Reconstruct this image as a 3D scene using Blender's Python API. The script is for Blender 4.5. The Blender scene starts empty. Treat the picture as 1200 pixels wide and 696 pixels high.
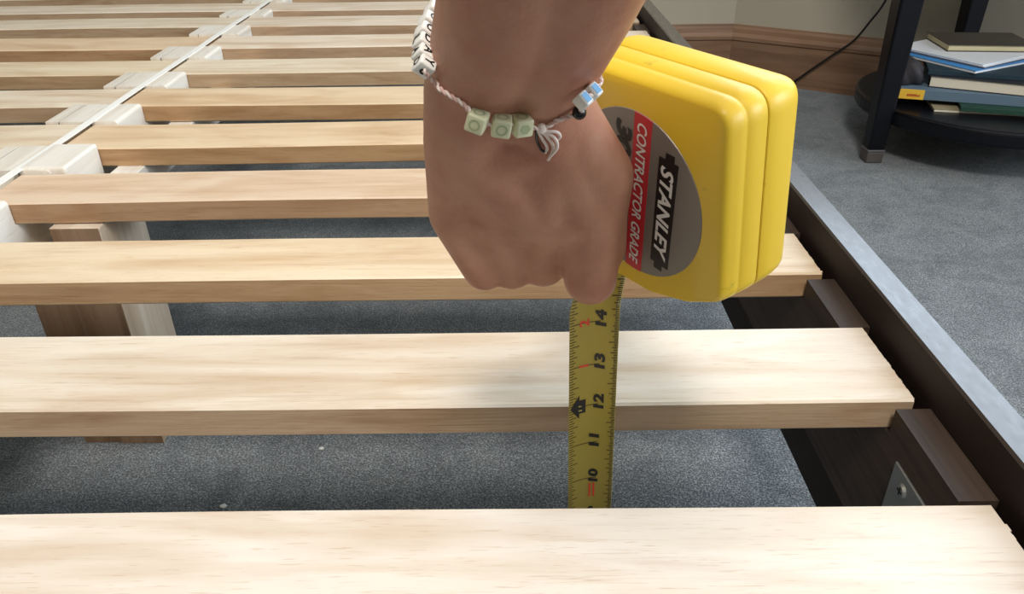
import bpy, bmesh, math, random
from mathutils import Vector, Matrix, Euler
random.seed(7)
C = bpy.context.scene.collection
R = math.radians
sc = bpy.context.scene

# ------------------------------------------------------------------ camera
cam_data = bpy.data.cameras.new('camera')
cam = bpy.data.objects.new('camera', cam_data); C.objects.link(cam)
cam_data.sensor_width = 36.0
cam_data.lens = 914.57 / 1200 * 36.0
cam_data.clip_start = 0.01
pitch, yaw, roll = R(30.36), R(-0.032), R(-0.7125)
fw = Vector((math.sin(yaw)*math.cos(pitch), math.cos(yaw)*math.cos(pitch), -math.sin(pitch)))
rt = Vector((math.cos(yaw), -math.sin(yaw), 0)); up = rt.cross(fw)
r2 = math.cos(roll)*rt + math.sin(roll)*up
u2 = -math.sin(roll)*rt + math.cos(roll)*up
cam.matrix_world = Matrix(((r2.x, u2.x, -fw.x, 0), (r2.y, u2.y, -fw.y, 0), (r2.z, u2.z, -fw.z, 0.28), (0, 0, 0, 1)))
sc.camera = cam

# ------------------------------------------------------------------ world, daylight, exposure
sc.view_settings.view_transform = 'Standard'
sc.view_settings.look = 'None'
sc.view_settings.gamma = 1.0
sc.view_settings.use_curve_mapping = False
sc.view_settings.exposure = 0.38
w = bpy.data.worlds.new('room_light'); sc.world = w; w.use_nodes = True
bg = w.node_tree.nodes['Background']
bg.inputs['Color'].default_value = (0.80, 0.90, 1.0, 1)
bg.inputs['Strength'].default_value = 1.0

def area(name, loc, target, sx, sy, power, col):
    d = bpy.data.lights.new(name, 'AREA'); d.shape = 'RECTANGLE'; d.size = sx; d.size_y = sy
    d.energy = power; d.color = col
    o = bpy.data.objects.new(name, d); C.objects.link(o); o.location = loc
    o.rotation_euler = (Vector(target) - Vector(loc)).to_track_quat('-Z', 'Y').to_euler()
    return o
# the window in the angled wall above the side table (just above the frame)
area('daylight_far_window', (1.36, 1.56, 1.08), (0.83, 0.71, 0.95), 1.8, 1.5, 30.0, (0.69, 0.84, 1.0))
# window opening on the right-hand side of the room and an added overhead fill light above the bed
area('daylight_right_window', (3.1, -0.4, 1.2), (0.0, 0.3, 0.3), 1.6, 1.3, 46.0, (0.86, 0.93, 1.0))
area('overhead_fill', (0.0, -0.75, 2.1), (0.05, 0.35, 0.0), 0.5, 0.5, 38.0, (1.0, 0.95, 0.89))

# ------------------------------------------------------------------ helpers
def lin(r, g, b):
    f = lambda c: (c/255/12.92) if c/255 <= 0.04045 else ((c/255+0.055)/1.055)**2.4
    return (f(r), f(g), f(b), 1)

def mat(name, col=(0.8, 0.8, 0.8, 1), rough=0.5, spec=0.5, coat=0.0, metal=0.0):
    m = bpy.data.materials.new(name); m.use_nodes = True
    b = m.node_tree.nodes['Principled BSDF']
    b.inputs['Base Color'].default_value = col
    b.inputs['Roughness'].default_value = rough
    b.inputs['Specular IOR Level'].default_value = spec
    b.inputs['Coat Weight'].default_value = coat
    b.inputs['Metallic'].default_value = metal
    return m, m.node_tree, b

def nd(nt, typ, **kw):
    n = nt.nodes.new(typ)
    for k, v in kw.items():
        if k in n.inputs: n.inputs[k].default_value = v
        else: setattr(n, k, v)
    return n

def ramp(nt, stops):
    n = nt.nodes.new('ShaderNodeValToRGB'); e = n.color_ramp.elements
    while len(e) < len(stops): e.new(0.5)
    for el, (p, c) in zip(e, stops): el.position = p; el.color = c
    return n

def mixrgb(nt, mode, fac, a, b):
    n = nt.nodes.new('ShaderNodeMix'); n.data_type = 'RGBA'; n.blend_type = mode
    for sock, v in ((n.inputs[0], fac), (n.inputs[6], a), (n.inputs[7], b)):
        if hasattr(v, 'links') or hasattr(v, 'is_linked'): nt.links.new(v, sock)
        else: sock.default_value = v
    return n.outputs[2]

def bump(nt, bsdf, height, strength, dist=0.001):
    b = nt.nodes.new('ShaderNodeBump'); b.inputs['Strength'].default_value = strength; b.inputs['Distance'].default_value = dist
    nt.links.new(height, b.inputs['Height']); nt.links.new(b.outputs['Normal'], bsdf.inputs['Normal'])

def grain_coords(nt, scale, rand=True):
    tc = nt.nodes.new('ShaderNodeTexCoord'); mp = nt.nodes.new('ShaderNodeMapping')
    nt.links.new(tc.outputs['Object'], mp.inputs['Vector']); mp.inputs['Scale'].default_value = scale
    if rand:
        oi = nt.nodes.new('ShaderNodeObjectInfo'); mu = nd(nt, 'ShaderNodeMath', operation='MULTIPLY'); mu.inputs[1].default_value = 37.0
        nt.links.new(oi.outputs['Random'], mu.inputs[0]); nt.links.new(mu.outputs[0], mp.inputs['Location'])
    return mp.outputs['Vector']

def obj(name, pydata, m, parent=None, smooth=False, kind=None, label=None):
    me = bpy.data.meshes.new(name); me.from_pydata(*pydata); me.materials.append(m)
    if smooth:
        for p in me.polygons: p.use_smooth = True
    o = bpy.data.objects.new(name, me); C.objects.link(o)
    if parent is not None: o.parent = parent
    if kind: o['kind'] = kind
    if label: o['label'] = label
    return o

def obj2(name, bm, m, parent=None, smooth=False, kind=None, label=None, recalc=True):
    me = bpy.data.meshes.new(name)
    if recalc: bmesh.ops.recalc_face_normals(bm, faces=bm.faces[:])
    bm.to_mesh(me); bm.free()
    me.materials.append(m)
    if smooth:
        for p in me.polygons: p.use_smooth = True
    o = bpy.data.objects.new(name, me); C.objects.link(o)
    if parent is not None: o.parent = parent
    if kind: o['kind'] = kind
    if label: o['label'] = label
    return o

def box_bm(x0, x1, y0, y1, z0, z1, bev=0.0, seg=2, bm=None):
    bm2 = bmesh.new()
    bmesh.ops.create_cube(bm2, size=1)
    for v in bm2.verts:
        v.co = Vector((x0+(v.co.x+.5)*(x1-x0), y0+(v.co.y+.5)*(y1-y0), z0+(v.co.z+.5)*(z1-z0)))
    if bev: bmesh.ops.bevel(bm2, geom=bm2.edges[:], offset=bev, segments=seg, affect='EDGES', profile=0.5)
    if bm is None: return bm2
    me = bpy.data.meshes.new('tmp'); bm2.to_mesh(me); bm2.free(); bm.from_mesh(me); bpy.data.meshes.remove(me)
    return bm

def extrude_profile(pts, axis, a0, a1):
    """closed 2-D polygon extruded along an axis: axis 'x' -> pts are (y, z)"""
    bm = bmesh.new()
    mk = (lambda p, a: (a, p[0], p[1])) if axis == 'x' else (lambda p, a: (p[0], a, p[1])) if axis == 'y' else (lambda p, a: (p[0], p[1], a))
    A = [bm.verts.new(mk(p, a0)) for p in pts]; B = [bm.verts.new(mk(p, a1)) for p in pts]
    n = len(pts)
    bm.faces.new(A); bm.faces.new(B[::-1])
    for i in range(n): bm.faces.new((A[i], B[i], B[(i+1) % n], A[(i+1) % n]))
    return bm

def tube_bm(pts, rad, n=8, bm=None, caps=True):
    bm = bm or bmesh.new()
    pts = [Vector(p) for p in pts]; rings = []
    nrm = None
    for i, p in enumerate(pts):
        t = (pts[min(i+1, len(pts)-1)] - pts[max(i-1, 0)]).normalized()
        if nrm is None:
            nrm = t.orthogonal().normalized()
        nrm = (nrm - t*nrm.dot(t)).normalized(); b = t.cross(nrm)
        r = rad[i] if isinstance(rad, (list, tuple)) else rad
        rings.append([bm.verts.new(p + (nrm*math.cos(2*math.pi*k/n) + b*math.sin(2*math.pi*k/n))*r) for k in range(n)])
    for a, b_ in zip(rings, rings[1:]):
        for k in range(n): bm.faces.new((a[k], a[(k+1) % n], b_[(k+1) % n], b_[k]))
    if caps:
        bm.faces.new(rings[0][::-1]); bm.faces.new(rings[-1])
    return bm

def spline(pts, n=8):
    """Catmull-Rom through the points"""
    P = [Vector(p) for p in pts]; P = [2*P[0]-P[1]] + P + [2*P[-1]-P[-2]]
    out = []
    for i in range(1, len(P)-2):
        for k in range(n):
            t = k/n
            out.append(0.5*((2*P[i]) + (P[i+1]-P[i-1])*t + (2*P[i-1]-5*P[i]+4*P[i+1]-P[i+2])*t*t + (3*P[i]-P[i-1]-3*P[i+1]+P[i+2])*t**3))
    out.append(P[-2]); return out

def empty(name, loc=(0, 0, 0), rot=None):
    o = bpy.data.objects.new(name, None); C.objects.link(o); o.location = loc; o.empty_display_size = 0.02
    if rot is not None: o.rotation_euler = rot
    return o
def tag(o, label, cat, group=None):
    o['label'] = label; o['category'] = cat
    if group: o['group'] = group
    return o

def text_mesh(s, height, bold=0.02, shear=0.0, width=None):
    """flat lettering: returns (verts2d, faces), centred on the origin, cap height = height"""
    cu = bpy.data.curves.new('t', 'FONT'); cu.body = s; cu.size = 1.0; cu.offset = bold; cu.shear = shear
    cu.align_x = 'LEFT'; cu.resolution_u = 3
    o = bpy.data.objects.new('t', cu); C.objects.link(o)
    dg = bpy.context.evaluated_depsgraph_get(); dg.update()
    me = bpy.data.meshes.new_from_object(o.evaluated_get(dg))
    vs = [(v.co.x, v.co.y) for v in me.vertices]; fs = [tuple(p.vertices) for p in me.polygons]
    C.objects.unlink(o); bpy.data.objects.remove(o); bpy.data.curves.remove(cu); bpy.data.meshes.remove(me)
    xs = [v[0] for v in vs]; ys = [v[1] for v in vs]
    sx = sy = height/(max(ys)-min(ys))
    if width: sx = width/(max(xs)-min(xs))
    cx, cy = (max(xs)+min(xs))/2, (max(ys)+min(ys))/2
    return [((x-cx)*sx, (y-cy)*sy) for x, y in vs], fs

# ------------------------------------------------------------------ materials
def wood_mat(name, dark, light, rough=0.5, spec=0.4, tint=True, sc_=(2.2, 34, 34), contrast=1.0, bmp=0.25, fine=False):
    m, nt, b = mat(name, light, rough, spec)
    v = grain_coords(nt, sc_)
    n1 = nd(nt, 'ShaderNodeTexNoise', Scale=1.0, Detail=6.0, Roughness=0.6, Distortion=0.6); nt.links.new(v, n1.inputs['Vector'])
    v2 = grain_coords(nt, (sc_[0]*3, sc_[1]*9, sc_[2]*9))
    n2 = nd(nt, 'ShaderNodeTexNoise', Scale=1.0, Detail=4.0, Roughness=0.65); nt.links.new(v2, n2.inputs['Vector'])
    v3 = grain_coords(nt, (sc_[0]*1.6, sc_[1]*0.55, sc_[2]*0.55))
    n3 = nd(nt, 'ShaderNodeTexNoise', Scale=1.0, Detail=2.0, Distortion=1.2); nt.links.new(v3, n3.inputs['Vector'])
    r1 = ramp(nt, [(0.30, dark), (0.56, light)]); nt.links.new(n1.outputs['Fac'], r1.inputs['Fac'])
    r3 = ramp(nt, [(0.32, (0.80, 0.70, 0.60, 1)), (0.52, (1, 1, 1, 1)), (0.75, (1.0, 0.96, 0.90, 1))]); nt.links.new(n3.outputs['Fac'], r3.inputs['Fac'])
    c = mixrgb(nt, 'MULTIPLY', 0.8*contrast, r1.outputs['Color'], r3.outputs['Color'])
    r2_ = ramp(nt, [(0.28, (0.70, 0.58, 0.47, 1)), (0.42, (1, 1, 1, 1))]); nt.links.new(n2.outputs['Fac'], r2_.inputs['Fac'])
    c = mixrgb(nt, 'MULTIPLY', 0.55*contrast, c, r2_.outputs['Color'])
    if tint:
        oi = nt.nodes.new('ShaderNodeObjectInfo')
        c = mixrgb(nt, 'MULTIPLY', 1.0, c, oi.outputs['Color'])
    nt.links.new(c, b.inputs['Base Color'])
    if fine:
        v4 = grain_coords(nt, (55, 1000, 1000))
        n4 = nd(nt, 'ShaderNodeTexNoise', Scale=1.0, Detail=3.0, Roughness=0.6); nt.links.new(v4, n4.inputs['Vector'])
        r4 = ramp(nt, [(0.30, (0.80, 0.70, 0.60, 1)), (0.40, (1, 1, 1, 1))]); nt.links.new(n4.outputs['Fac'], r4.inputs['Fac'])
        c = mixrgb(nt, 'MULTIPLY', 0.8, c, r4.outputs['Color'])
    nt.links.new(c, b.inputs['Base Color'])
    bump(nt, b, n2.outputs['Fac'], bmp, 0.0006)
    return m

M = {}
M['slat'] = wood_mat('pine_slat', lin(216, 196, 172), lin(238, 229, 217), 0.42, 0.5, True, (3.2, 30, 30), 0.8, 0.2, True)
M['slat_edge'] = wood_mat('pine_edge_shaded', lin(170, 144, 118), lin(190, 166, 140), 0.75, 0.25, True, (6, 90, 90), 0.8, 0.5, True)  # tan edge grain, with shade on the upright sides painted in
M['beam'] = wood_mat('pale_beam', lin(216, 206, 192), lin(235, 230, 220), sc_=(34, 2.0, 34), contrast=0.6)
M['leg'] = wood_mat('support_leg', lin(196, 176, 150), lin(224, 212, 194), sc_=(34, 34, 2.2), contrast=0.8)
def espresso():
    m, nt, b = mat('espresso_wood', lin(42, 31, 27), 0.3, 0.6, 0.7)
    b.inputs['Coat Roughness'].default_value = 0.16
    v = grain_coords(nt, (60, 3, 60), False)
    n = nd(nt, 'ShaderNodeTexNoise', Scale=1.0, Detail=6.0, Roughness=0.65); nt.links.new(v, n.inputs['Vector'])
    r = ramp(nt, [(0.3, lin(30, 22, 19)), (0.7, lin(52, 39, 33))]); nt.links.new(n.outputs['Fac'], r.inputs['Fac'])
    nt.links.new(r.outputs['Color'], b.inputs['Base Color'])
    v2 = grain_coords(nt, (260, 90, 260), False)
    n2 = nd(nt, 'ShaderNodeTexNoise', Scale=1.0, Detail=3.0); nt.links.new(v2, n2.inputs['Vector'])
    r2_ = ramp(nt, [(0.3, (0.24,)*3+(1,)), (0.75, (0.40,)*3+(1,))]); nt.links.new(n2.outputs['Fac'], r2_.inputs['Fac'])
    nt.links.new(r2_.outputs['Color'], b.inputs['Roughness'])
    bump(nt, b, n2.outputs['Fac'], 0.06, 0.0004)
    return m
M['espresso'] = espresso()
M['espresso_matt'], nt, b = mat('espresso_matt_side', lin(40, 30, 26), 0.62, 0.25)
def ledger_mat():
    m, nt, b = mat('stained_ledger', lin(70, 56, 46), 0.55, 0.4)
    v = grain_coords(nt, (120, 5, 120), False)
    n = nd(nt, 'ShaderNodeTexNoise', Scale=1.0, Detail=6.0, Roughness=0.7); nt.links.new(v, n.inputs['Vector'])
    r = ramp(nt, [(0.3, lin(40, 31, 26)), (0.7, lin(80, 64, 53))]); nt.links.new(n.outputs['Fac'], r.inputs['Fac'])
    nt.links.new(r.outputs['Color'], b.inputs['Base Color']); bump(nt, b, n.outputs['Fac'], 0.15, 0.0005)
    return m
M['ledger'] = ledger_mat()
M['strap'], nt, b = mat('white_webbing', lin(238, 236, 230), 0.8, 0.2)
M['steel'], nt, b = mat('zinc_steel', lin(170, 172, 170), 0.38, 0.5, 0, 0.9)
M['dark_hole'], nt, b = mat('dark_recess', lin(22, 20, 20), 0.7)

def carpet():
    m, nt, b = mat('grey_carpet', lin(110, 113, 110), 0.95, 0.1)
    tc = nt.nodes.new('ShaderNodeTexCoord')
    n1 = nd(nt, 'ShaderNodeTexNoise', Scale=520.0, Detail=3.0, Roughness=0.7); nt.links.new(tc.outputs['Object'], n1.inputs['Vector'])
    n2 = nd(nt, 'ShaderNodeTexNoise', Scale=14.0, Detail=5.0, Roughness=0.65, Distortion=0.8); nt.links.new(tc.outputs['Object'], n2.inputs['Vector'])
    n3 = nd(nt, 'ShaderNodeTexNoise', Scale=110.0, Detail=3.0, Roughness=0.7); nt.links.new(tc.outputs['Object'], n3.inputs['Vector'])
    r1 = ramp(nt, [(0.35, lin(66, 73, 80)), (0.5, lin(112, 119, 123)), (0.66, lin(188, 195, 199))]); nt.links.new(n1.outputs['Fac'], r1.inputs['Fac'])
    r2_ = ramp(nt, [(0.34, (0.52, 0.54, 0.57, 1)), (0.56, (0.95, 0.95, 0.95, 1)), (0.7, (1.0, 0.98, 0.95, 1))]); nt.links.new(n2.outputs['Fac'], r2_.inputs['Fac'])
    r3 = ramp(nt, [(0.34, (0.72,)*3+(1,)), (0.58, (1, 1, 1, 1))]); nt.links.new(n3.outputs['Fac'], r3.inputs['Fac'])
    c = mixrgb(nt, 'MULTIPLY', 0.8, r1.outputs['Color'], r2_.outputs['Color'])
    c = mixrgb(nt, 'MULTIPLY', 0.8, c, r3.outputs['Color'])
    nt.links.new(c, b.inputs['Base Color'])
    b.inputs['Sheen Weight'].default_value = 0.25
    ad = nd(nt, 'ShaderNodeMath', operation='ADD'); nt.links.new(n1.outputs['Fac'], ad.inputs[0]); nt.links.new(n3.outputs['Fac'], ad.inputs[1])
    bump(nt, b, ad.outputs[0], 0.8, 0.004)
    return m
M['carpet'] = carpet()
def plaster():
    m, nt, b = mat('cream_wall_paint', lin(180, 171, 154), 0.85, 0.2)
    tc = nt.nodes.new('ShaderNodeTexCoord')
    n = nd(nt, 'ShaderNodeTexNoise', Scale=60.0, Detail=3.0); nt.links.new(tc.outputs['Object'], n.inputs['Vector'])
    bump(nt, b, n.outputs['Fac'], 0.1, 0.001)
    return m
M['wall'] = plaster()
M['baseboard'] = wood_mat('oak_baseboard', lin(110, 82, 62), lin(144, 112, 88), 0.45, 0.4, False, (2, 30, 30), 0.8)
M['ceiling'], nt, b = mat('white_ceiling_paint', lin(232, 230, 224), 0.9, 0.2)

# ------------------------------------------------------------------ room
ZF = -0.2786
corner = Vector((0.585, 2.107, 0)); wd = Vector((0.8476, -0.5306, 0)); wn = Vector((-0.5306, -0.8476, 0))
obj2('floor', box_bm(-3.2, 3.6, -2.4, 2.6, ZF-0.03, ZF), M['carpet'], kind='structure')
obj2('wall_far', box_bm(-3.2, 0.585, 2.107, 2.207, ZF, 2.2), M['wall'], kind='structure')
wr = obj2('wall_right', box_bm(0, 3.2, 0, 0.1, ZF, 2.2), M['wall'], kind='structure')
wr.location = corner; wr.rotation_euler = (0, 0, math.atan2(wd.y, wd.x))
obj2('wall_left', box_bm(-3.3, -3.2, -2.4, 2.2, ZF, 2.2), M['wall'], kind='structure')
obj2('wall_back', box_bm(-3.3, 3.6, -2.5, -2.4, ZF, 2.2), M['wall'], kind='structure')
obj2('ceiling', box_bm(-3.3, 3.6, -2.5, 2.3, 2.2, 2.3), M['ceiling'], kind='structure')
# moulded baseboard profile (y towards the room is negative, z up)
def prof(h=0.14):
    return [(0, 0), (-0.014, 0), (-0.014, h*0.72), (-0.018, h*0.74), (-0.018, h*0.80), (-0.011, h*0.86), (-0.009, h*0.93), (-0.006, h*0.97), (-0.005, h), (0, h)]
def base(name, x0, x1, loc, rz):
    o = obj2(name, extrude_profile([(y, z) for y, z in prof()], 'x', x0, x1), M['baseboard'], kind='structure')
    o.location = loc; o.rotation_euler = (0, 0, rz); return o
base('baseboard_far', -3.7, 0.0, (0.585, 2.107, ZF), 0)
base('baseboard_right', 0, 3.2, (corner.x, corner.y, ZF), math.atan2(wd.y, wd.x))

# ------------------------------------------------------------------ bed frame
bed = tag(empty('bed_frame', (-0.35, 1.0, ZF)), 'slatted bed base of pale pine slats inside a dark brown side rail', 'bed')
BL = Vector((-0.35, 1.0, ZF))
def bedpart(name, bm, m, smooth=False, label=None, parent=None):
    # geometry is written in world coordinates and moved under the bed's origin
    bmesh.ops.translate(bm, vec=-BL, verts=bm.verts[:])
    return obj2(name, bm, m, parent or bed, smooth, None, label)
TH = 0.021
slats = [(.1975, .2756, (0.90, 0.875, 0.855)), (.3556, .4340, (0.91, 0.875, 0.825)), (.5085, .5773, (0.93, 0.82, 0.66)), (.6583, .7308, (0.88, 0.74, 0.61)),
         (.8060, .8860, (0.92, 0.77, 0.58)), (.9590, 1.0369, (0.92, 0.77, 0.58)), (1.1145, 1.1956, (0.97, 0.93, 0.83)), (1.2726, 1.3605, (0.97, 0.90, 0.82)),
         (1.4364, 1.5211, (0.95, 0.90, 0.84)), (1.5853, 1.6693, (0.97, 0.93, 0.88)), (1.742, 1.823, (0.97, 0.93, 0.88))]
ltint = {4: (0.96, 0.90, 0.78), 5: (0.97, 0.92, 0.83), 6: (0.97, 0.90, 0.74), 7: (0.94, 0.78, 0.60), 8: (0.96, 0.93, 0.85), 9: (0.97, 0.94, 0.88), 10: (0.97, 0.94, 0.88)}
def slat(x0, x1, y0, y1, seed, tint, rough_end):
    rnd = random.Random(seed)
    bm = bmesh.new(); n = 40; rings = []; e = 0.0014
    ph = rnd.uniform(0, 6); am = rnd.uniform(0.0003, 0.0009)
    for i in range(n+1):
        t = i/n
        # both sawn ends keep small ragged steps
        x = x0 + (x1-x0)*t
        dz = am*math.sin(ph+t*5.0); dy = 0.5*am*math.sin(ph*2+t*7)
        p = [(y0+e, 0), (y1-e, 0), (y1, -e), (y1, -TH+e), (y1-e, -TH), (y0+e, -TH), (y0, -TH+e), (y0, -e)]
        rings.append([bm.verts.new((x, y+dy, z+dz)) for y, z in p])
    for a, b_ in zip(rings, rings[1:]):
        for k in range(8): bm.faces.new((a[k], b_[k], b_[(k+1) % 8], a[(k+1) % 8]))
    # ragged end: a comb of small teeth on the right end
    for ring, s in ((rings[0], -1), (rings[-1], 1)):
        bm.faces.new(ring if s < 0 else ring[::-1])
    if rough_end:
        m_ = 14
        for k in range(m_):
            a = y0+0.002+(y1-y0-0.004)*k/m_; b2 = a+(y1-y0-0.004)/m_*rnd.uniform(0.5, 0.95)
            box_bm(x1-0.002, x1+rnd.uniform(0.0002, 0.0013), a, b2, -TH+0.003, -0.0006-rnd.uniform(0, 0.001), bm=bm)
    bm.normal_update(); bmesh.ops.recalc_face_normals(bm, faces=bm.faces[:])
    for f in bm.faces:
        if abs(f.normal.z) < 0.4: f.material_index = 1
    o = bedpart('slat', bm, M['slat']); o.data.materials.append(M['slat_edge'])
    o.color = (*tint, 1)
    return o
for i, (y0, y1, t) in enumerate(slats):
    slat(-0.4835, 0.2306, y0, y1, 20+i, t, True)
for i, t in ltint.items():
    y0, y1, _ = slats[i]
    slat(-1.20, -0.4915, y0, y1, 60+i, t, False)

def notched(y_start, y_end, ztop, zbot, clear=0.0016, depth=TH+0.0002):
    pts = [(y_start, zbot), (y_start, ztop)]
    for y0, y1, _ in slats:
        if y0 < y_start or y1 > y_end: continue
        pts += [(y0-clear, ztop), (y0-clear, -depth), (y1+clear, -depth), (y1+clear, ztop)]
    pts += [(y_end, ztop), (y_end, zbot)]
    return pts
YS, YE = -0.35, 1.93
def beam_board(x0, x1, bevel):
    bm = extrude_profile(notched(YS, YE, 0.0030, -0.062), 'x', x0, x1)
    bmesh.ops.recalc_face_normals(bm, faces=bm.faces[:])
    if bevel:
        ed = [e for e in bm.edges if all(abs(v.co.x-x1) < 1e-6 and abs(v.co.z-0.0030) < 1e-6 for v in e.verts)]
        bmesh.ops.bevel(bm, geom=ed, offset=0.004, segments=3, affect='EDGES', profile=0.5)
    bedpart('beam_board', bm, M['beam'])
beam_board(-0.487, -0.4570, True)
beam_board(-0.5235, -0.4895, False)
beam_board(-0.540, -0.5258, False)
# narrow white webbing running along the slat ends
pts = []
bm = bmesh.new(); prev = None
for k in range(120):
    y = YS+(YE-YS)*k/119
    x = -0.4875+0.0006*math.sin(y*17)
    r = [bm.verts.new((x-0.0045, y, 0.0042)), bm.verts.new((x+0.0045, y, 0.0042)), bm.verts.new((x+0.0045, y, 0.0031)), bm.verts.new((x-0.0045, y, 0.0031))]
    if prev:
        for q in range(4): bm.faces.new((prev[q], r[q], r[(q+1) % 4], prev[(q+1) % 4]))
    prev = r
bedpart('webbing_strap', bm, M['strap'])
bm = box_bm(-0.4866, -0.4415, .7335, .8045, -0.060, 0.0055, 0.003, 3)
bedpart('spacer_block', bm, M['beam'])
# pale cleat below the slats, beside the beam
bedpart('cleat', box_bm(-0.4275, -0.3985, 0.745, YE, -0.050, -TH-0.0008, 0.001), M['beam'])
# support legs of the centre beam: two posts glued together
M['leg_front'] = wood_mat('support_leg_shaded_front', lin(112, 88, 68), lin(150, 124, 100), 0.8, 0.2, True, (34, 34, 3), 0.9)  # brown wood front, darkened further by shade painted into its colour
def leg(y0):
    a = bedpart('support_leg', box_bm(-0.424, -0.378, y0, y0+0.088, ZF, -0.0225, 0.0012), M['leg']); a.color = (0.98, 0.96, 0.95, 1)
    b_ = bedpart('support_leg', box_bm(-0.464, -0.4245, y0+0.002, y0+0.088, ZF, -0.0625, 0.0012), M['leg']); b_.color = (0.80, 0.76, 0.72, 1)
    for q in (a, b_):
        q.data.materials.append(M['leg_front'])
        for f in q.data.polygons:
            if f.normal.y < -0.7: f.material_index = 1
leg(0.650)
# dark side rail, notched ledger, bracket
RX = 0.2390
def rail():
    prof_ = [(RX, -0.179), (RX, 0.0236-0.0015), (RX+0.0015, 0.0236), (RX+0.0195, 0.0236), (RX+0.021, 0.0221), (RX+0.021, -0.179)]
    bm = extrude_profile(prof_, 'y', YS, YE); bmesh.ops.recalc_face_normals(bm, faces=bm.faces[:]); bm.normal_update()
    for f in bm.faces:
        if f.normal.z < 0.5: f.material_index = 1
    o = bedpart('side_rail', bm, M['espresso']); o.data.materials.append(M['espresso_matt'])
rail()
bm = extrude_profile(notched(YS, YE, -0.0035, -0.105, clear=0.004), 'x', 0.2186, RX-0.0004)
bedpart('slat_ledger', bm, M['ledger'])
bm = box_bm(0.2166, 0.2184, 0.262, 0.3345, -0.072, -0.027, 0.0006)
br = bedpart('bracket', bm, M['steel'])
bm = bmesh.new(); bmesh.ops.create_cone(bm, cap_ends=True, segments=20, radius1=0.0046, radius2=0.0036, depth=0.0016,
    matrix=Matrix.Translation((0.2158, 0.3205, -0.0365)) @ Matrix.Rotation(R(-90), 4, 'Y'))
s = bedpart('screw', bm, M['steel']); s.parent = br
bm = box_bm(0.2148, 0.2152, 0.3179, 0.3231, -0.0371, -0.0359); box_bm(0.2148, 0.2152, 0.3199, 0.3211, -0.0391, -0.0339, bm=bm)
s2 = bedpart('screw_slot', bm, M['dark_hole']); s2.parent = br

# ------------------------------------------------------------------ tape measure
K = 0.80
CC = Vector((0.0842*K, 0.3733*K, 0.28+(0.1387-0.28)*K))
W_ = Vector((0.5749, -0.8182, -0.0117)).normalized(); U_ = Vector((0.1066, 0.0890, -0.9903)); U_ = (U_ - W_*U_.dot(W_)).normalized(); T_ = W_.cross(U_)
tape = tag(empty('tape_measure', CC), 'yellow tape measure held in the fist, its marked blade pulled down', 'tape measure')
MT = Matrix((W_, U_, T_)).transposed().to_4x4()
tape.matrix_world = Matrix.Translation(CC) @ MT
M['yellow'], nt, b = mat('yellow_plastic', lin(230, 193, 50), 0.42, 0.5, 0.1)
tc = nt.nodes.new('ShaderNodeTexCoord'); n = nd(nt, 'ShaderNodeTexNoise', Scale=900.0, Detail=2.0); nt.links.new(tc.outputs['Object'], n.inputs['Vector'])
n5 = nd(nt, 'ShaderNodeTexNoise', Scale=55.0, Detail=5.0, Roughness=0.7); nt.links.new(tc.outputs['Object'], n5.inputs['Vector'])
r5 = ramp(nt, [(0.27, lin(178, 150, 40)), (0.36, lin(230, 192, 46))]); nt.links.new(n5.outputs['Fac'], r5.inputs['Fac']); nt.links.new(r5.outputs['Color'], b.inputs['Base Color'])
bump(nt, b, n.outputs['Fac'], 0.10, 0.0003)
M['yellow_groove'], nt, b = mat('yellow_groove', lin(150, 128, 20), 0.6)
M['label_grey'], nt, b = mat('silver_label', lin(140, 134, 126), 0.42, 0.4, 0, 0.25)
M['label_red'], nt, b = mat('red_print', lin(206, 42, 52), 0.45)
M['label_black'], nt, b = mat('black_print', lin(18, 16, 16), 0.45)
M['label_white'], nt, b = mat('white_print', lin(240, 238, 232), 0.45)

def fillet(poly, seg=7):
    out = []
    n = len(poly)
    for i, (x, y, r) in enumerate(poly):
        p = Vector((x, y)); a = Vector(poly[i-1][:2])-p; b_ = Vector(poly[(i+1) % n][:2])-p
        la, lb = a.length, b_.length; a.normalize(); b_.normalize()
        ang = a.angle(b_); d = min(r/math.tan(ang/2), la*.45, lb*.45)
        p0 = p+a*d; p1 = p+b_*d
        for k in range(seg+1):
            t = k/seg; out.append(p0*(1-t)**2+p*2*t*(1-t)+p1*t*t)
    return out
k = K
OUT = fillet([(-.055*k, -.0525*k, .010), (.0535*k, -.0505*k, .010), (.0535*k, .050*k, .009), (.030*k, .0620*k, .02), (.004*k, .0690*k, .02), (-.030*k, .0690*k, .01), (-.058*k, .060*k, .008)])
def inset(pts, d):
    n = len(pts); out = []
    area2 = sum(pts[i].x*pts[(i+1) % n].y-pts[(i+1) % n].x*pts[i].y for i in range(n)); sgn = 1 if area2 > 0 else -1
    for i in range(n):
        t = (pts[(i+1) % n]-pts[i-1]).normalized(); nrm = Vector((-t.y, t.x))*sgn
        out.append(pts[i]+nrm*d)
    return out
TT = 0.0385
def shell(prof_):
    bm = bmesh.new(); rings = []
    for fr, ins in prof_:
        rings.append([bm.verts.new((p.x, p.y, (fr-0.5)*TT)) for p in inset(OUT, ins/1000)])
    n = len(OUT)
    for a, b_ in zip(rings, rings[1:]):
        for i in range(n): bm.faces.new((a[i], a[(i+1) % n], b_[(i+1) % n], b_[i]))
    bm.faces.new(rings[0]); bm.faces.new(rings[-1])
    return bm
obj2('case_half', shell([(0.0, 2.9), (0.010, 2.2), (.035, 1.5), (.08, 1.0), (.15, .7), (.225, .5), (.235, .75), (.245, .46), (.35, .2), (.482, 0.05), (.491, .25)]), M['yellow'], tape, True, label='half of the case that carries the round label')
obj2('case_seam', shell([(.489, .6), (.511, .6)]), M['yellow_groove'], tape, True)
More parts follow.
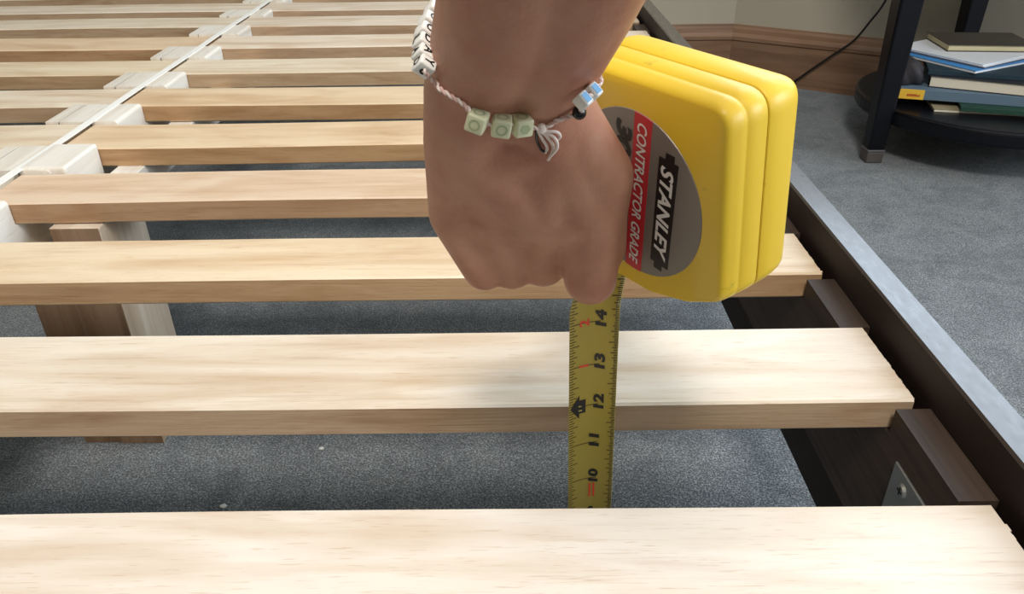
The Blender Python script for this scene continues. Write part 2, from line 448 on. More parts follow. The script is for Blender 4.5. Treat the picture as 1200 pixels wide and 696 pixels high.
obj2('case_half', shell([(.509, .25), (.518, 0.0), (.70, .05), (.80, .35), (.88, .9), (.95, 1.9), (1.0, 3.6)]), M['yellow'], tape, True)
# round label; local frame: origin at disc centre, a = reading direction, b = letters' up, out = -T
lc = Vector((-.006*k, .0105*k)); av = Vector((-.12, .993)).normalized(); bv = Vector((av.y, -av.x)); LR = .0452*k
def lab(a, b_, lift):
    p = lc+av*a+bv*b_; return (p.x, p.y, -TT/2-lift)
bm = bmesh.new()
ring0 = [bm.verts.new(lab(LR*math.cos(t), LR*math.sin(t), 0.0004)) for t in [2*math.pi*i/64 for i in range(64)]]
ring1 = [bm.verts.new(lab((LR+.0004)*math.cos(t), (LR+.0004)*math.sin(t), -0.0006)) for t in [2*math.pi*i/64 for i in range(64)]]
bm.faces.new(ring0)
for i in range(64): bm.faces.new((ring0[i], ring0[(i+1) % 64], ring1[(i+1) % 64], ring1[i]))
label = obj2('label', bm, M['label_grey'], tape)
def flat(name, polys, lift, m):
    bm = bmesh.new()
    for pts in polys:
        A = [bm.verts.new(lab(a, b_, lift)) for a, b_ in pts]; B = [bm.verts.new(lab(a, b_, lift-0.0002)) for a, b_ in pts]
        bm.faces.new(A)
        for i in range(len(pts)): bm.faces.new((A[i], A[(i+1) % len(pts)], B[(i+1) % len(pts)], B[i]))
    return obj2(name, bm, m, label)
def chord(b0, b1, n=10):
    h0 = [(math.sqrt(max(LR**2-b_**2, 0)), b_) for b_ in [b0+(b1-b0)*i/n for i in range(n+1)]]
    return h0+[(-a, b_) for a, b_ in h0[::-1]]
bw = .0118*k/2
flat('red_band', [chord(-bw+.0030*k, bw+.0030*k)], 0.0006, M['label_red'])
# lower segment of the label is a darker tone
px0, pb = .0012*k, .0212*k
hl, hw = .0305*k, .0062*k
plate = [(px0-hl, pb-hw), (px0-hl, pb-hw*.35), (px0-hl-.0035*k, pb-hw*.35), (px0-hl-.0035*k, pb+hw*.55), (px0-hl, pb+hw*.55), (px0-hl, pb+hw),
         (px0+hl, pb+hw), (px0+hl, pb+hw*.35), (px0+hl+.0035*k, pb+hw*.35), (px0+hl+.0035*k, pb-hw*.55), (px0+hl, pb-hw*.55), (px0+hl, pb-hw)]
flat('name_plate', [plate], 0.0006, M['label_black'])
def letter(name, s, a0, b0, height, width, bold, shear, m, lift):
    vs, fs = text_mesh(s, height, bold, shear, width)
    o = obj(name, ([lab(a0+x, b0+y, lift) for x, y in vs], [], [f[::-1] for f in fs]), m, label)
    return o
letter('lettering', 'STANLEY', px0, pb, .0086*k, .054*k, 0.03, 0.25, M['label_white'], 0.0008)
letter('lettering', 'CONTRACTOR GRADE', 0, .0030*k, .0066*k, .082*k, 0.018, 0.2, M['label_white'], 0.0008)
letter('lettering', "30'", -.0262*k, -.0093*k, 0.0118*k, .023*k, 0.05, 0.25, M['label_black'], 0.0006)
letter('lettering', '1"', 0.026*k, -.0085*k, .0090*k, .011*k, 0.04, 0.25, M['label_black'], 0.0006)

# blade: s in inches above the carpet, a in -1..1 across one inch
IN = 0.0254
spine = {}
def blade_p(s, a, lift=0.0):
    """point on the blade, lifted towards the printed side"""
    x = 0.0414-0.0193*(s-10)*IN; y = 0.3207+0.0052*(s-10)*IN; z = ZF+s*IN
    tw = 0.22
    if s > 14.2:
        q = (s-14.2)/1.6; q = q*q*(3-2*q)
        x += 0.012*q; y += 0.022*q; tw += 0.42*q
    e = Vector((math.cos(tw), math.sin(tw), 0)); nrm = Vector((math.sin(tw), -math.cos(tw), 0))
    hw_ = 0.0127
    return Vector((x, y, z))+e*(a*hw_)+nrm*(0.0022*(a*a-0.4)+lift)
M['blade'], nt, b = mat('yellow_blade', lin(178, 160, 78), 0.42, 0.5, 0.1)
M['blade_black'], nt, b = mat('blade_black_print', lin(26, 22, 16), 0.5)
M['blade_red'], nt, b = mat('blade_red_print', lin(196, 52, 30), 0.5)
S0, S1 = 0.02, 15.75
bm = bmesh.new(); rows = []
for i in range(127):
    s = S0+(S1-S0)*i/126
    rows.append([bm.verts.new(blade_p(s, -1+2*j/10, 0.0)) for j in range(11)])
for a, b_ in zip(rows, rows[1:]):
    for j in range(10): bm.faces.new((a[j], a[j+1], b_[j+1], b_[j]))
bmesh.ops.solidify(bm, geom=bm.faces[:], thickness=0.0002)
inv = tape.matrix_world.inverted()
bmesh.ops.transform(bm, matrix=inv, verts=bm.verts[:])
blade = obj2('blade', bm, M['blade'], tape, True)
def quads(name, lst, m):
    vs, fs = [], []
    for (s0, a0, s1, a1) in lst:
        n = max(1, int(abs(a1-a0)/0.15))
        for q in range(n):
            b0 = a0+(a1-a0)*q/n; b1 = a0+(a1-a0)*(q+1)/n; i0 = len(vs)
            for s, a in ((s0, b0), (s0, b1), (s1, b1), (s1, b0)): vs.append(inv @ blade_p(s, a, 0.00022))
            fs.append((i0, i0+1, i0+2, i0+3))
    o = obj(name, (vs, [], fs), m, blade); return o
ticks = []
for i in range(int(0.5*16), int(15.4*16)):
    s = i/16; wdt = 0.012
    L = {0: 0.85}.get(i % 16, {0: 0.42}.get(i % 8, {0: 0.34}.get(i % 4, {0: 0.26}.get(i % 2, 0.18))))
    if i % 16 == 0:
        ticks.append((s-wdt, -0.98, s+wdt, -0.98+0.5)); ticks.append((s-wdt, 0.0, s+wdt, 0.98)) if False else ticks.append((s-wdt, -0.50, s+wdt, 0.30)); ticks.append((s-wdt, 0.86, s+wdt, 0.98))
    else:
        ticks.append((s-wdt, -0.98, s+wdt, -0.98+L))
        ticks.append((s-wdt, 0.98-L*0.8, s+wdt, 0.98))
    if i/16 < 12.0 or True:
        ticks.append((s+1/32-wdt*.7, 0.98-0.14, s+1/32+wdt*.7, 0.98))
M['tick'], nt, b = mat('tick_print', lin(74, 62, 30), 0.5)
quads('tick_marks', ticks, M['tick'])
def blade_text(name, s_c, a_c, string, h_a, len_s, m, bold, shear):
    """reading direction runs up the blade, letters' up points to the left edge"""
    vs, fs = text_mesh(string, h_a, bold, shear, len_s)
    return obj(name, ([inv @ blade_p(s_c+x, a_c-y, 0.00024) for x, y in vs], [], fs), m, blade)
for n_ in range(1, 16):
    string = str(n_)
    blade_text('inch_numeral', n_+0.06, 0.30 if n_ > 11 else 0.16, string, 0.44, (0.40 if len(string) == 2 else 0.2), M['blade_black'], 0.05, 0.2)
for n_ in (1, 2, 3):
    blade_text('foot_inch_numeral', 12+n_, -0.36, str(n_), 0.40, 0.05 if n_ == 1 else 0.17, M['blade_red'], 0.02, 0.0)
# foot arrow at 12 inches (points to the left edge) with 1F
ar = [(12.0, -0.92), (12.30, -0.52), (12.17, -0.52), (12.17, -0.24), (11.83, -0.24), (11.83, -0.52), (11.70, -0.52)]
obj('foot_arrow', ([inv @ blade_p(s, a, 0.00024) for s, a in ar], [], [tuple(range(7))]), M['blade_black'], blade)
blade_text('foot_numeral', 12.0, -0.45, '1F', 0.30, 0.22, M['blade'], -0.005, 0.0)
obj('red_mark', ([inv @ blade_p(s, a, 0.00024) for s, a in ((9.45, -0.02), (9.45, 0.06), (9.85, 0.06), (9.85, -0.02), (9.45, 0.16), (9.45, 0.24), (9.85, 0.24), (9.85, 0.16))], [], [(0, 1, 2, 3), (4, 5, 6, 7)]), M['blade_red'], blade)
# hook at the carpet end
bm = bmesh.new()
hp = blade_p(0.0, 0.0)
box_bm(hp.x-0.011, hp.x+0.011, hp.y-0.010, hp.y+0.002, ZF+0.0006, ZF+0.0018, 0.0004, bm=bm)
box_bm(hp.x-0.008, hp.x+0.008, hp.y+0.0016, hp.y+0.0028, ZF+0.0006, ZF+0.026, 0.0004, bm=bm)
bmesh.ops.transform(bm, matrix=inv, verts=bm.verts[:])
obj2('hook', bm, M['steel'], tape)

# ------------------------------------------------------------------ hand and forearm
def skin_mat():
    m, nt, b = mat('skin', lin(186, 136, 108), 0.48, 0.4)
    tc = nt.nodes.new('ShaderNodeTexCoord')
    n1 = nd(nt, 'ShaderNodeTexNoise', Scale=38.0, Detail=4.0, Roughness=0.6); nt.links.new(tc.outputs['Object'], n1.inputs['Vector'])
    r1 = ramp(nt, [(0.3, lin(174, 116, 94)), (0.55, lin(188, 136, 112)), (0.75, lin(196, 148, 124))]); nt.links.new(n1.outputs['Fac'], r1.inputs['Fac'])
    nt.links.new(r1.outputs['Color'], b.inputs['Base Color'])
    b.inputs['Subsurface Weight'].default_value = 0.12; b.inputs['Subsurface Radius'].default_value = (0.006, 0.003, 0.0015); b.inputs['Subsurface Scale'].default_value = 1.0
    vo = nd(nt, 'ShaderNodeTexVoronoi', Scale=700.0); nt.links.new(tc.outputs['Object'], vo.inputs['Vector'])
    n2 = nd(nt, 'ShaderNodeTexNoise', Scale=240.0, Detail=4.0); nt.links.new(tc.outputs['Object'], n2.inputs['Vector'])
    ad = nd(nt, 'ShaderNodeMath', operation='ADD'); nt.links.new(vo.outputs['Distance'], ad.inputs[0]); nt.links.new(n2.outputs['Fac'], ad.inputs[1])
    bump(nt, b, ad.outputs[0], 0.12, 0.0006)
    return m
M['skin'] = skin_mat()
J = {
 'elbow': ((0.060, 0.080, 0.450), .040), 'elbow_u': ((0.046, 0.082, 0.450), .034),
 'forearm_u': ((0.0002, 0.2328, 0.2421), .0205), 'forearm_r': ((0.0165, 0.2348, 0.2415), .0205),
 'wrist_u': ((-0.0119, 0.2609, 0.2070), .0172), 'wrist_r': ((0.0087, 0.2615, 0.2080), .0168),
 'carp_u': ((-0.0154, 0.2700, 0.1870), .016), 'carp_r': ((0.0159, 0.2706, 0.1880), .016),
 'mcp5': ((-0.0212, 0.2862, 0.1514), .0120), 'mcp4': ((-0.0048, 0.2821, 0.1523), .012),
 'mcp3': ((0.0135, 0.2784, 0.1537), .0125), 'mcp2': ((0.0306, 0.2776, 0.1564), .0130),
 'pip5': ((-0.0117, 0.2935, 0.1222), .0095), 'pip4': ((0.0000, 0.2970, 0.1216), .0104),
 'pip3': ((0.0135, 0.2970, 0.1226), .0104), 'pip2': ((0.0322, 0.2814, 0.1237), .0112),
 'dip5': ((-0.0058, 0.3158, 0.1190), .008), 'dip4': ((0.0049, 0.3200, 0.1200), .0085),
 'dip3': ((0.0180, 0.3180, 0.1220), .0085), 'dip2': ((0.0335, 0.3020, 0.1200), .0082),
 'tip5': ((-0.004, 0.3170, 0.1360), .0072), 'tip4': ((0.007, 0.3190, 0.1390), .0076),
 'tip3': ((0.016, 0.3160, 0.1400), .0076), 'tip2': ((0.030, 0.3080, 0.1330), .0074),
 'cmc1': ((0.0186, 0.2680, 0.1935), .014), 'mcp1': ((0.0333, 0.2747, 0.1712), .0128), 'ip1': ((0.0355, 0.2795, 0.1536), .0100), 'tip1': ((0.038, 0.283, 0.136), .0085),
}
CH = [('elbow_u', 'forearm_u', 'wrist_u', 'carp_u'), ('elbow', 'forearm_r', 'wrist_r', 'carp_r'), ('wrist_u', 'wrist_r'), ('carp_u', 'carp_r'),
      ('carp_u', 'mcp5', 'pip5', 'dip5', 'tip5'), ('carp_u', 'mcp4', 'pip4', 'dip4', 'tip4'), ('carp_r', 'mcp3', 'pip3', 'dip3', 'tip3'), ('carp_r', 'mcp2', 'pip2', 'dip2', 'tip2'),
      ('wrist_r', 'cmc1', 'mcp1', 'ip1', 'tip1'), ('mcp5', 'mcp4', 'mcp3', 'mcp2'), ('carp_u', 'mcp3'), ('carp_r', 'mcp4')]
def capsule(bm, p0, r0, p1, r1, n=20):
    p0, p1 = Vector(p0), Vector(p1); d = p1-p0; L = d.length; t = d/L
    q = t.to_track_quat('Z', 'Y').to_matrix()
    rings = []
    sl = (r0-r1)/L; sl = max(-.9, min(.9, sl)); th0 = math.asin(sl)
    seq = []
    for i in range(7):
        a = -math.pi/2+(math.pi/2+th0)*(i/6) if True else 0
        seq.append((r0*math.sin(a), r0*math.cos(a)))
    for i in range(7):
        a = th0+(math.pi/2-th0)*(i/6)
        seq.append((L+r1*math.sin(a), r1*math.cos(a)))
    for z, r in seq:
        rings.append([bm.verts.new(p0+q @ Vector((max(r, 1e-5)*math.cos(2*math.pi*k_/n), max(r, 1e-5)*math.sin(2*math.pi*k_/n), z))) for k_ in range(n)])
    for a, b_ in zip(rings, rings[1:]):
        for k_ in range(n): bm.faces.new((a[k_], a[(k_+1) % n], b_[(k_+1) % n], b_[k_]))
    bm.faces.new(rings[0][::-1]); bm.faces.new(rings[-1])
bm = bmesh.new()
for ch in CH:
    for a, b_ in zip(ch, ch[1:]):
        capsule(bm, *J[a], *J[b_])
tmp = obj2('tmp', bm, M['skin'], recalc=False)
md = tmp.modifiers.new('r', 'REMESH'); md.mode = 'VOXEL'; md.voxel_size = 0.0012; md.use_smooth_shade = True
sm = tmp.modifiers.new('s', 'SMOOTH'); sm.iterations = 14; sm.factor = 0.5
dg = bpy.context.evaluated_depsgraph_get(); dg.update()
me = bpy.data.meshes.new_from_object(tmp.evaluated_get(dg))
bpy.data.objects.remove(tmp)
me.materials.clear(); me.materials.append(M['skin'])
for p in me.polygons: p.use_smooth = True
person = bpy.data.objects.new('person', me); C.objects.link(person)
me.name = 'person'
tag(person, 'person showing a bare right forearm and fist around the yellow tape measure', 'person')

# ------------------------------------------------------------------ bracelet
from mathutils.bvhtree import BVHTree
bvh = BVHTree.FromPolygons([v.co for v in me.vertices], [p.vertices for p in me.polygons])
def on_skin(p, lift):
    loc, nrm, idx, dist = bvh.find_nearest(Vector(p)); return loc+nrm*lift, nrm
brac = tag(empty('bracelet', (-0.002, 0.262, 0.208)), 'white cord bracelet with lettered cube beads worn round the wrist', 'bracelet')
BO = Vector(brac.location)
def bpart(name, bm, m, parent=None, smooth=False, label=None):
    bmesh.ops.translate(bm, vec=-BO, verts=bm.verts[:])
    return obj2(name, bm, m, parent or brac, smooth, None, label)
M['cord_white'], nt, b = mat('cotton_cord', lin(232, 216, 208), 0.8, 0.2)
M['bead_white'], nt, b = mat('white_bead', lin(240, 238, 232), 0.3, 0.5)
M['bead_green'], nt, b = mat('pale_green_bead', lin(214, 214, 178), 0.4, 0.5)
b.inputs['Subsurface Weight'].default_value = 0.2; b.inputs['Subsurface Radius'].default_value = (.002, .002, .0015)
M['bead_green_print'], nt, b = mat('pale_green_relief', lin(170, 180, 140), 0.5)
M['bead_blue'], nt, b = mat('sky_blue_print', lin(130, 190, 240), 0.35)
M['bead_black'], nt, b = mat('black_bead', lin(16, 15, 16), 0.25)
CAMP = Vector((0, 0, 0.28))
def frame(t, p, ang):
    """bead frame: x along the cord, then the two outward faces seen either side of the near edge"""
    t = t.normalized(); c = (CAMP-p); c = (c-t*c.dot(t)).normalized(); r = t.cross(c)
    if r.x < 0: r = -r
    n1 = c*math.cos(ang)+r*math.sin(ang); b_ = r*math.cos(ang)-c*math.sin(ang)
    return t, b_, n1
def bead(p, t, b_, n, sx, sy, sz, m, label=None, bev=0.0007):
    bm = box_bm(-sx/2, sx/2, -sy/2, sy/2, -sz/2, sz/2, bev, 3)
    mx = Matrix((t, b_, n)).transposed().to_4x4(); mx.translation = p
    bmesh.ops.transform(bm, matrix=mx, verts=bm.verts[:])
    return bpart('bead', bm, m, None, True, label)
def bead_mark(parent, name, p, xa, ya, n, half, polys, m):
    """flat print on a bead face: xa = reading direction, ya = letters' up"""
    vs, fs = polys
    o = obj(name, ([(p+xa*x+ya*y+n*(half+0.00012))-BO for x, y in vs], [], fs), m, parent)
    return o
near = Vector((-0.0256, 0.2375, 0.2215)); far = Vector((-0.0216, 0.2626, 0.2357))
row = []
letters = ['S', 'Y', 'O', 'U', 'D', 'A', 'Y']
side_letters = [None, None, None, None, 'L', 'A', 'D']
for i in range(7):
    q = i/6
    p = far.lerp(near, q)+Vector((-0.0022, 0, 0))*math.sin(math.pi*q)
    row.append(p)
for i, p in enumerate(row):
    t = near-far
    t, b_, n1 = frame(t, p, R(24))
    S = 0.0056
    o = bead(p, t, b_, n1, 0.0040, S, S, M['bead_white'], 'white lettered cube bead')
    bead_mark(o, 'letter', p, t, b_, n1, S/2, text_mesh(letters[i], 0.0033, 0.02, 0, 0.0026), M['label_black'])
    if side_letters[i]: bead_mark(o, 'letter', p, t, n1, -b_, S/2, text_mesh(side_letters[i], 0.0033, 0.02, 0, 0.0026), M['label_black'])
    if i == 6:
        bm = bmesh.new(); bmesh.ops.create_cone(bm, cap_ends=True, segments=16, radius1=0.0011, radius2=0.0011, depth=0.0002,
            matrix=Matrix.Translation(p+t*0.00225) @ t.to_track_quat('Z', 'Y').to_matrix().to_4x4())
        bpart('bead_hole', bm, M['dark_hole'], o)
c_end = row[-1]+(row[-1]-row[-2]).normalized()*0.0024
mid = [on_skin(p, 0.0009)[0] for p in ((-0.0225, .2400, .2160), (-0.0203, .2389, .2144), (-0.0137, .2359, .2109))]
g = []
for p in ((-.0097, .2380, .2080), (-.0038, .2405, .2056), (.0042, .2435, .2036)):
    q, nn = on_skin(p, 0.0034); g.append(q)
kn = on_skin((.0100, .2455, .2010), 0.0018)[0]
s1 = on_skin((.0156, .2440, .2035), 0.0009)[0]
bk = on_skin((.0206, .2436, .2069), 0.0024)[0]
w1 = Vector((0.0217, 0.2300, 0.2127)); w2 = Vector((0.0249, 0.2338, 0.2142))
back = [on_skin(p, 0.0012)[0] for p in ((.0285, .2600, .2140), (.0255, .2720, .2200), (.0130, .2830, .2260), (-.006, .2840, .2310), (-.018, .2790, .2370))]
path = [row[-1], c_end]+mid+g+[kn, s1, bk, w1, w2]+back+[row[0]]
sp = spline(path, 14)
i0 = path.index(w2)*14+6
for i in range(i0, len(sp)-16): sp[i] = on_skin(sp[i], 0.0011)[0]      # the far side of the loop lies on the wrist
bm = bmesh.new()
# two twisted strands
acc = 0; S1_, S2_ = [], []
for i, p in enumerate(sp):
    t = (sp[min(i+1, len(sp)-1)]-sp[max(i-1, 0)]).normalized(); a = t.orthogonal().normalized() if i == 0 else (a-t*a.dot(t)).normalized(); c_ = t.cross(a)
    if i: acc += (sp[i]-sp[i-1]).length
    ph = acc/0.0042*2*math.pi; off = (a*math.cos(ph)+c_*math.sin(ph))*0.00042
    S1_.append(p+off); S2_.append(p-off)
tube_bm(S1_, 0.00050, 6, bm)
bpart('cord', bm, M['cord_white'], None, True)
M['cord_pink'], nt, b = mat('cotton_cord_pink', lin(214, 178, 170), 0.8, 0.2)
bpart('cord', tube_bm(S2_, 0.00050, 6), M['cord_pink'], None, True, 'pinkish strand of the twisted cord')
ring_poly = ([(0.0019*math.cos(i*math.pi/8), 0.0019*math.sin(i*math.pi/8)) for i in range(16)]+[(0.0013*math.cos(i*math.pi/8), 0.0013*math.sin(i*math.pi/8)) for i in range(16)], [(i, (i+1) % 16, 16+(i+1) % 16, 16+i) for i in range(16)])
hexa = ([(0.0018*math.cos(i*math.pi/3), 0.0018*math.sin(i*math.pi/3)) for i in range(6)], [(0, 1, 2, 3, 4, 5)])
for i, p in enumerate(g):
    t = ((g[min(i+1, 2)]-g[max(i-1, 0)]).normalized()+Vector((0.4, 0, 0.05*i))).normalized()
    c_ = CAMP-p; c_ = (c_-t*c_.dot(t)).normalized(); u_ = c_.cross(t)
    if u_.z < 0: u_ = -u_
    a = R(-30); n_ = c_*math.cos(a)+u_*math.sin(a); b_ = u_*math.cos(a)-c_*math.sin(a)
    tw_ = R((28, 14, -4)[i]); t2 = t*math.cos(tw_)+n_*math.sin(tw_); n2_ = n_*math.cos(tw_)-t*math.sin(tw_)
    S = 0.0061
    o = bead(p, t2, b_, n2_, S, S, S, M['bead_green'], 'pale green cube bead', 0.0008)
    bead_mark(o, 'relief', p, t2, b_, n2_, S/2, hexa if i == 2 else ring_poly, M['bead_green_print'])
    bead_mark(o, 'relief', p, t2, -n2_, b_, S/2, ring_poly, M['bead_green_print'])
# knot and loose tails
bm = bmesh.new(); bmesh.ops.create_uvsphere(bm, u_segments=14, v_segments=8, radius=0.0014, matrix=Matrix.Translation(kn) @ Matrix.Diagonal((1.2, 1, 1.3, 1)))
knot = bpart('knot', bm, M['cord_white'], None, True)
def skinpath(pts, lift):
    return spline([on_skin(p, l)[0] for p, l in zip(pts, lift)], 6)
for pts, lf in ((((.0098, .2462, .1998), (.0135, .2480, .1975), (.0150, .2508, .1930), (.0132, .2530, .1880)), (.0022, .0030, .0028, .0016)),
               (((.0104, .2462, .1995), (.0120, .2485, .1965), (.0140, .2515, .1920), (.0128, .2540, .1862)), (.0024, .0022, .0016, .0010)),
               (((.0090, .2460, .2000), (.0105, .2490, .1960), (.0122, .2510, .1920), (.0118, .2525, .1895)), (.0022, .0020, .0014, .0010)),
               (((.0104, .2460, .2005), (.0140, .2460, .2000), (.0160, .2480, .1965), (.0150, .2500, .1940)), (.0024, .0030, .0026, .0014))):
    bm = tube_bm(skinpath(pts, lf), 0.00055, 7); bpart('loose_tail', bm, M['cord_white'], None, True)
bm = tube_bm(skinpath(((.0085, .2470, .1985), (.0088, .2492, .1945), (.0105, .2515, .1905), (.0125, .2520, .1900)), (.0010, .0012, .0012, .0010)), 0.0005, 7)
bpart('loose_tail', bm, M['bead_black'], None, True, 'dark loop hanging under the knot')
bm = bmesh.new(); bmesh.ops.create_uvsphere(bm, u_segments=16, v_segments=10, radius=0.0023, matrix=Matrix.Translation(bk))
bpart('bead', bm, M['bead_black'], None, True, 'small round black bead')
for p, s_ in ((w1, 0.0046), (w2, 0.0046)):
    t, b_, n_ = frame(w2-w1, p, R(-2))
    o = bead(p, t, b_, n_, 0.0036, s_, s_, M['bead_white'], 'white cube bead with a sky-blue face')
    bead_mark(o, 'blue_face', p, t, b_, n_, s_/2, ([(-.0011, -.0015), (.0011, -.0015), (.0011, .0015), (-.0011, .0015)], [(0, 1, 2, 3)]), M['bead_blue'])

# ------------------------------------------------------------------ side table
TX, TY, SHZ = 0.963, 1.55, -0.172
M['table'], nt, b = mat('black_lacquer', lin(9, 9, 16), 0.35, 0.3)
M['foot'], nt, b = mat('grey_foot_cap', lin(84, 78, 74), 0.5)
M['ring'], nt, b = mat('ferrule_metal', lin(140, 136, 140), 0.35, 0.5, 0, 0.8)
table = tag(empty('side_table', (TX, TY, ZF)), 'round black side table with a low shelf full of reading matter, standing by the wall', 'table')
def disc(r, z0, z1, bev):
    bm = bmesh.new(); bmesh.ops.create_cone(bm, cap_ends=True, segments=72, radius1=r, radius2=r, depth=z1-z0, matrix=Matrix.Translation((0, 0, (z0+z1)/2-ZF)))
    ed = [e for e in bm.edges if abs(e.verts[0].co.z-e.verts[1].co.z) < 1e-6]
    bmesh.ops.bevel(bm, geom=ed, offset=bev, segments=3, affect='EDGES', profile=.5); return bm
obj2('shelf', disc(0.25, SHZ-0.03, SHZ, 0.006), M['table'], table)
obj2('table_top', disc(0.31, 0.30, 0.325, 0.006), M['table'], table)
for lx, ly in ((0.716, 1.474), (1.02, 1.795), (1.154, 1.376)):
    a = math.atan2(ly-TY, lx-TX); bm = bmesh.new()
    z0, z1 = ZF+0.026, 0.2995
    vs = []
    for z, hw_ in ((z0, 0.0165), (z1, 0.026)):
        vs.append([bm.verts.new((lx-TX+hw_*sx, ly-TY+hw_*sy, z-ZF)) for sx, sy in ((-1, -1), (1, -1), (1, 1), (-1, 1))])
    for i in range(4): bm.faces.new((vs[0][i], vs[0][(i+1) % 4], vs[1][(i+1) % 4], vs[1][i]))
    bm.faces.new(vs[0]); bm.faces.new(vs[1])
    bmesh.ops.bevel(bm, geom=bm.edges[:], offset=0.004, segments=2, affect='EDGES', profile=.5)
    lg = obj2('leg', bm, M['table'], table)
    obj2('foot_cap', box_bm(lx-TX-.0165, lx-TX+.0165, ly-TY-.0165, ly-TY+.0165, 0, .023, .003), M['foot'], lg)
    obj2('ferrule', box_bm(lx-TX-.0172, lx-TX+.0172, ly-TY-.0172, ly-TY+.0172, .023, .0275, .001), M['ring'], lg)

# reading matter on the shelf, bottom to top
def flatmat(name, c): return mat(name, lin(*c), 0.6, 0.3)[0]
M['paper'] = flatmat('page_paper', (226, 216, 196))
M['white_paper'] = flatmat('white_paper', (226, 230, 236))
def book(name, label, cat, corner_, ang, sx, sy, z0, z1, cover, pages, ct=0.0014, anchor='left', spine=True):
    """corner_: its near corner; ang: direction of its near edge; built from cover boards, spine and page block"""
    ca, sa = math.cos(ang), math.sin(ang)
    cx = corner_[0]+ca*sx/2-sa*sy/2; cy = corner_[1]+sa*sx/2+ca*sy/2
    e = tag(empty(name, (cx, cy, z0), (0, 0, ang)), label, cat)
    H = z1-z0-0.0003
    if H > 0.008:
        obj2('pages', box_bm(-sx/2+.003, sx/2-.003, -sy/2+.003, sy/2-.003, ct, H-ct), pages, e)
        obj2('back_cover', box_bm(-sx/2, sx/2, -sy/2, sy/2, 0, ct, .0004), cover, e)
        obj2('front_cover', box_bm(-sx/2, sx/2, -sy/2, sy/2, H-ct, H, .0004), cover, e)
        if spine: obj2('spine', box_bm(-sx/2, sx/2, -sy/2-.0008, -sy/2+.0012, 0.0002, H-.0002, .0005), cover, e)
    else:
        obj2('pages', box_bm(-sx/2+.001, sx/2-.001, -sy/2+.001, sy/2-.001, 0, H*.8), pages, e)
        obj2('front_cover', box_bm(-sx/2, sx/2, -sy/2, sy/2, H*.8, H, .0001), cover, e)
    return e, sx, sy, H
A = R
book('magazine', 'thin tan magazine lying at the very bottom of the shelf stack', 'magazine', (.800, 1.445), A(-14), .24, .19, SHZ+.0004, SHZ+.006, flatmat('tan_cover', (150, 138, 110)), M['paper'])
book('hardback', 'dark green book sticking out low under the yellow and blue-grey one', 'book', (.840, 1.428), A(-19), .20, .17, SHZ+.006, SHZ+.015, flatmat('green_cover', (34, 66, 54)), M['paper'])
e, sx, sy, H = book('hardback', 'blue-grey book whose spine ends in a yellow block with red print', 'book', (.745, 1.487), A(-18.5), .235, .17, SHZ+.015, SHZ+.034, flatmat('bluegrey_cover', (92, 112, 128)), M['paper'])
obj2('spine_label', box_bm(-sx/2-.0002, -sx/2+.046, -sy/2-.0014, -sy/2-.0006, .0001, H-.0001), flatmat('yellow_cover', (226, 180, 60)), e)
# the red print on the spine is too small to read: a row of short strokes
rp_ = random.Random(5); vs, fs = [], []
for q in range(8):
    x0_ = -.011+.0029*q; h_ = rp_.uniform(.0032, .0052); i0 = len(vs)
    vs += [(x0_, -.0026), (x0_+.0021, -.0026), (x0_+.0026, h_-.0026), (x0_+.0005, h_-.0026)]; fs.append((i0, i0+1, i0+2, i0+3))
obj('spine_print', ([(-sx/2+.027+x, -sy/2-.0016, H*.42+y) for x, y in vs], [], fs), flatmat('red_spine_print', (170, 50, 30)), e)
book('paperback', 'thick cream-paged book with a dark cover above the yellow-ended one', 'book', (.802, 1.493), A(-27), .20, .15, SHZ+.034, SHZ+.056, flatmat('charcoal_cover', (40, 44, 50)), M['paper'], spine=False)
book('notebook', 'dark teal book under the bright blue booklet', 'book', (.800, 1.500), A(-20), .21, .15, SHZ+.056, SHZ+.066, flatmat('teal_cover', (36, 54, 66)), flatmat('grey_pages', (70, 78, 86)))
book('booklet', 'bright blue booklet whose corner juts out under the white sheets', 'booklet', (.868, 1.462), A(27), .20, .20, SHZ+.066, SHZ+.0715, flatmat('blue_cover', (70, 140, 205)), M['white_paper'])
book('brochure', 'white brochure lying directly on the bright blue booklet', 'brochure', (.890, 1.474), A(30), .21, .20, SHZ+.0715, SHZ+.0755, M['white_paper'], flatmat('grey_gap', (96, 98, 104)))
book('brochure', 'uppermost white brochure, under the cream notepad', 'brochure', (.889, 1.478), A(31), .21, .19, SHZ+.0755, SHZ+.0785, M['white_paper'], M['white_paper'])
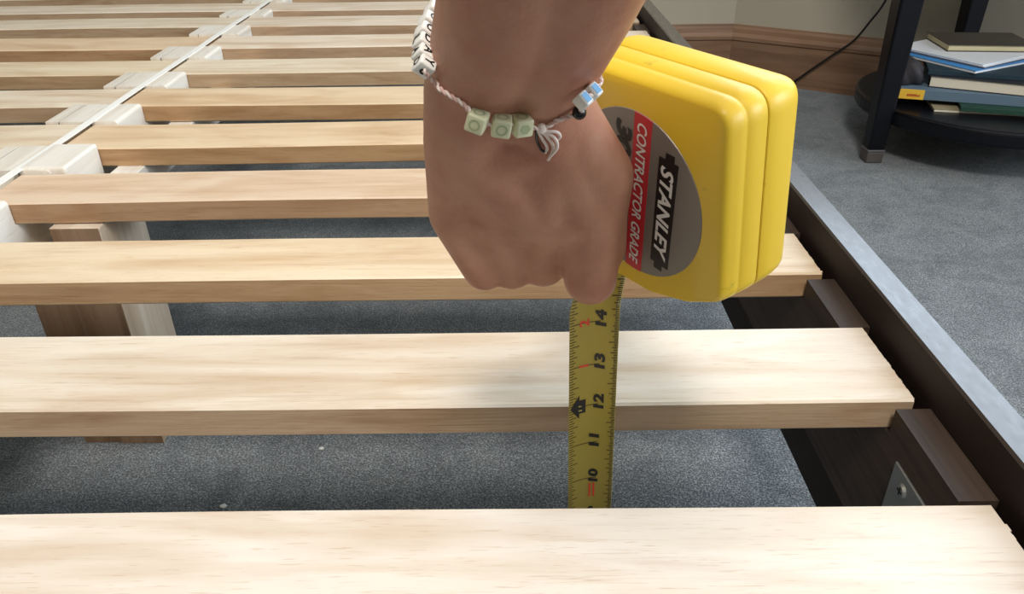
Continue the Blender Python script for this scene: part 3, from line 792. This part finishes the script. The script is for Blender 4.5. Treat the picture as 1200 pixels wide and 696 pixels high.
book('notepad', 'thick cream notepad on the white brochures with a dark cover', 'notepad', (.872, 1.585), A(-6), .17, .12, SHZ+.0785, SHZ+.092, flatmat('umber_cover', (72, 66, 58)), flatmat('cream_pages', (206, 196, 160)), spine=False)
# dark cloth pouch tucked behind the table leg
bm = bmesh.new(); bmesh.ops.create_icosphere(bm, subdivisions=3, radius=1)
rp = random.Random(3)
for v in bm.verts:
    c_ = v.co; k_ = 1+0.10*math.sin(5*c_.x+3*c_.z)+0.06*math.sin(9*c_.y); v.co = Vector((c_.x*.030*k_, c_.y*.036*k_, max(c_.z, -.62)*.030*k_+.0186))
pz = obj2('pouch', bm, flatmat('dark_cloth', (52, 50, 54)), smooth=True); pz.location = (.800, 1.515, SHZ+.034+.0004)
pz.location = (.7755, 1.530, SHZ+.0340)
tag(pz, 'small dark cloth pouch on the book stack just behind the table leg', 'pouch')

# ------------------------------------------------------------------ power cord hanging along the wall
M['black_rubber'], nt, b = mat('black_rubber', lin(18, 18, 20), 0.45)
cpts = [(.905, 1.878, .22), (.893, 1.885, .06), (.871, 1.898, -.049), (.851, 1.910, -.098), (.827, 1.925, -.146), (.791, 1.947, -.185), (.754, 1.971, -.226), (.720, 1.992, -.263), (.690, 2.005, -.2750), (.640, 1.995, -.2755), (.56, 2.02, -.2755)]
co = obj2('power_cord', tube_bm(spline(cpts, 8), 0.0026, 8), M['black_rubber'], smooth=True)
tag(co, 'thin black power cord hanging down the wall to the carpet', 'cord')

# pale lint on the carpet below the bed
M['lint'], nt, b = mat('white_lint', lin(226, 226, 222), 0.9, 0.1)
for (x, y), lb, sz in (((-0.2843, 0.5552), 'pale lint fleck on the carpet between the two nearest slats', .0035), ((-0.2054, 0.6378), 'tiny pale crumb on the carpet just beyond the lint fleck', .0028)):
    bm = bmesh.new(); bmesh.ops.create_icosphere(bm, subdivisions=2, radius=1)
    for v in bm.verts: v.co = Vector((v.co.x*sz*(1+.3*math.sin(7*v.co.y)), v.co.y*sz*.8*(1+.3*math.sin(5*v.co.x)), (v.co.z+1)*sz*.35))
    o = obj2('lint_fleck', bm, M['lint'], smooth=True); o.location = (x, y, ZF)
    tag(o, lb, 'lint')
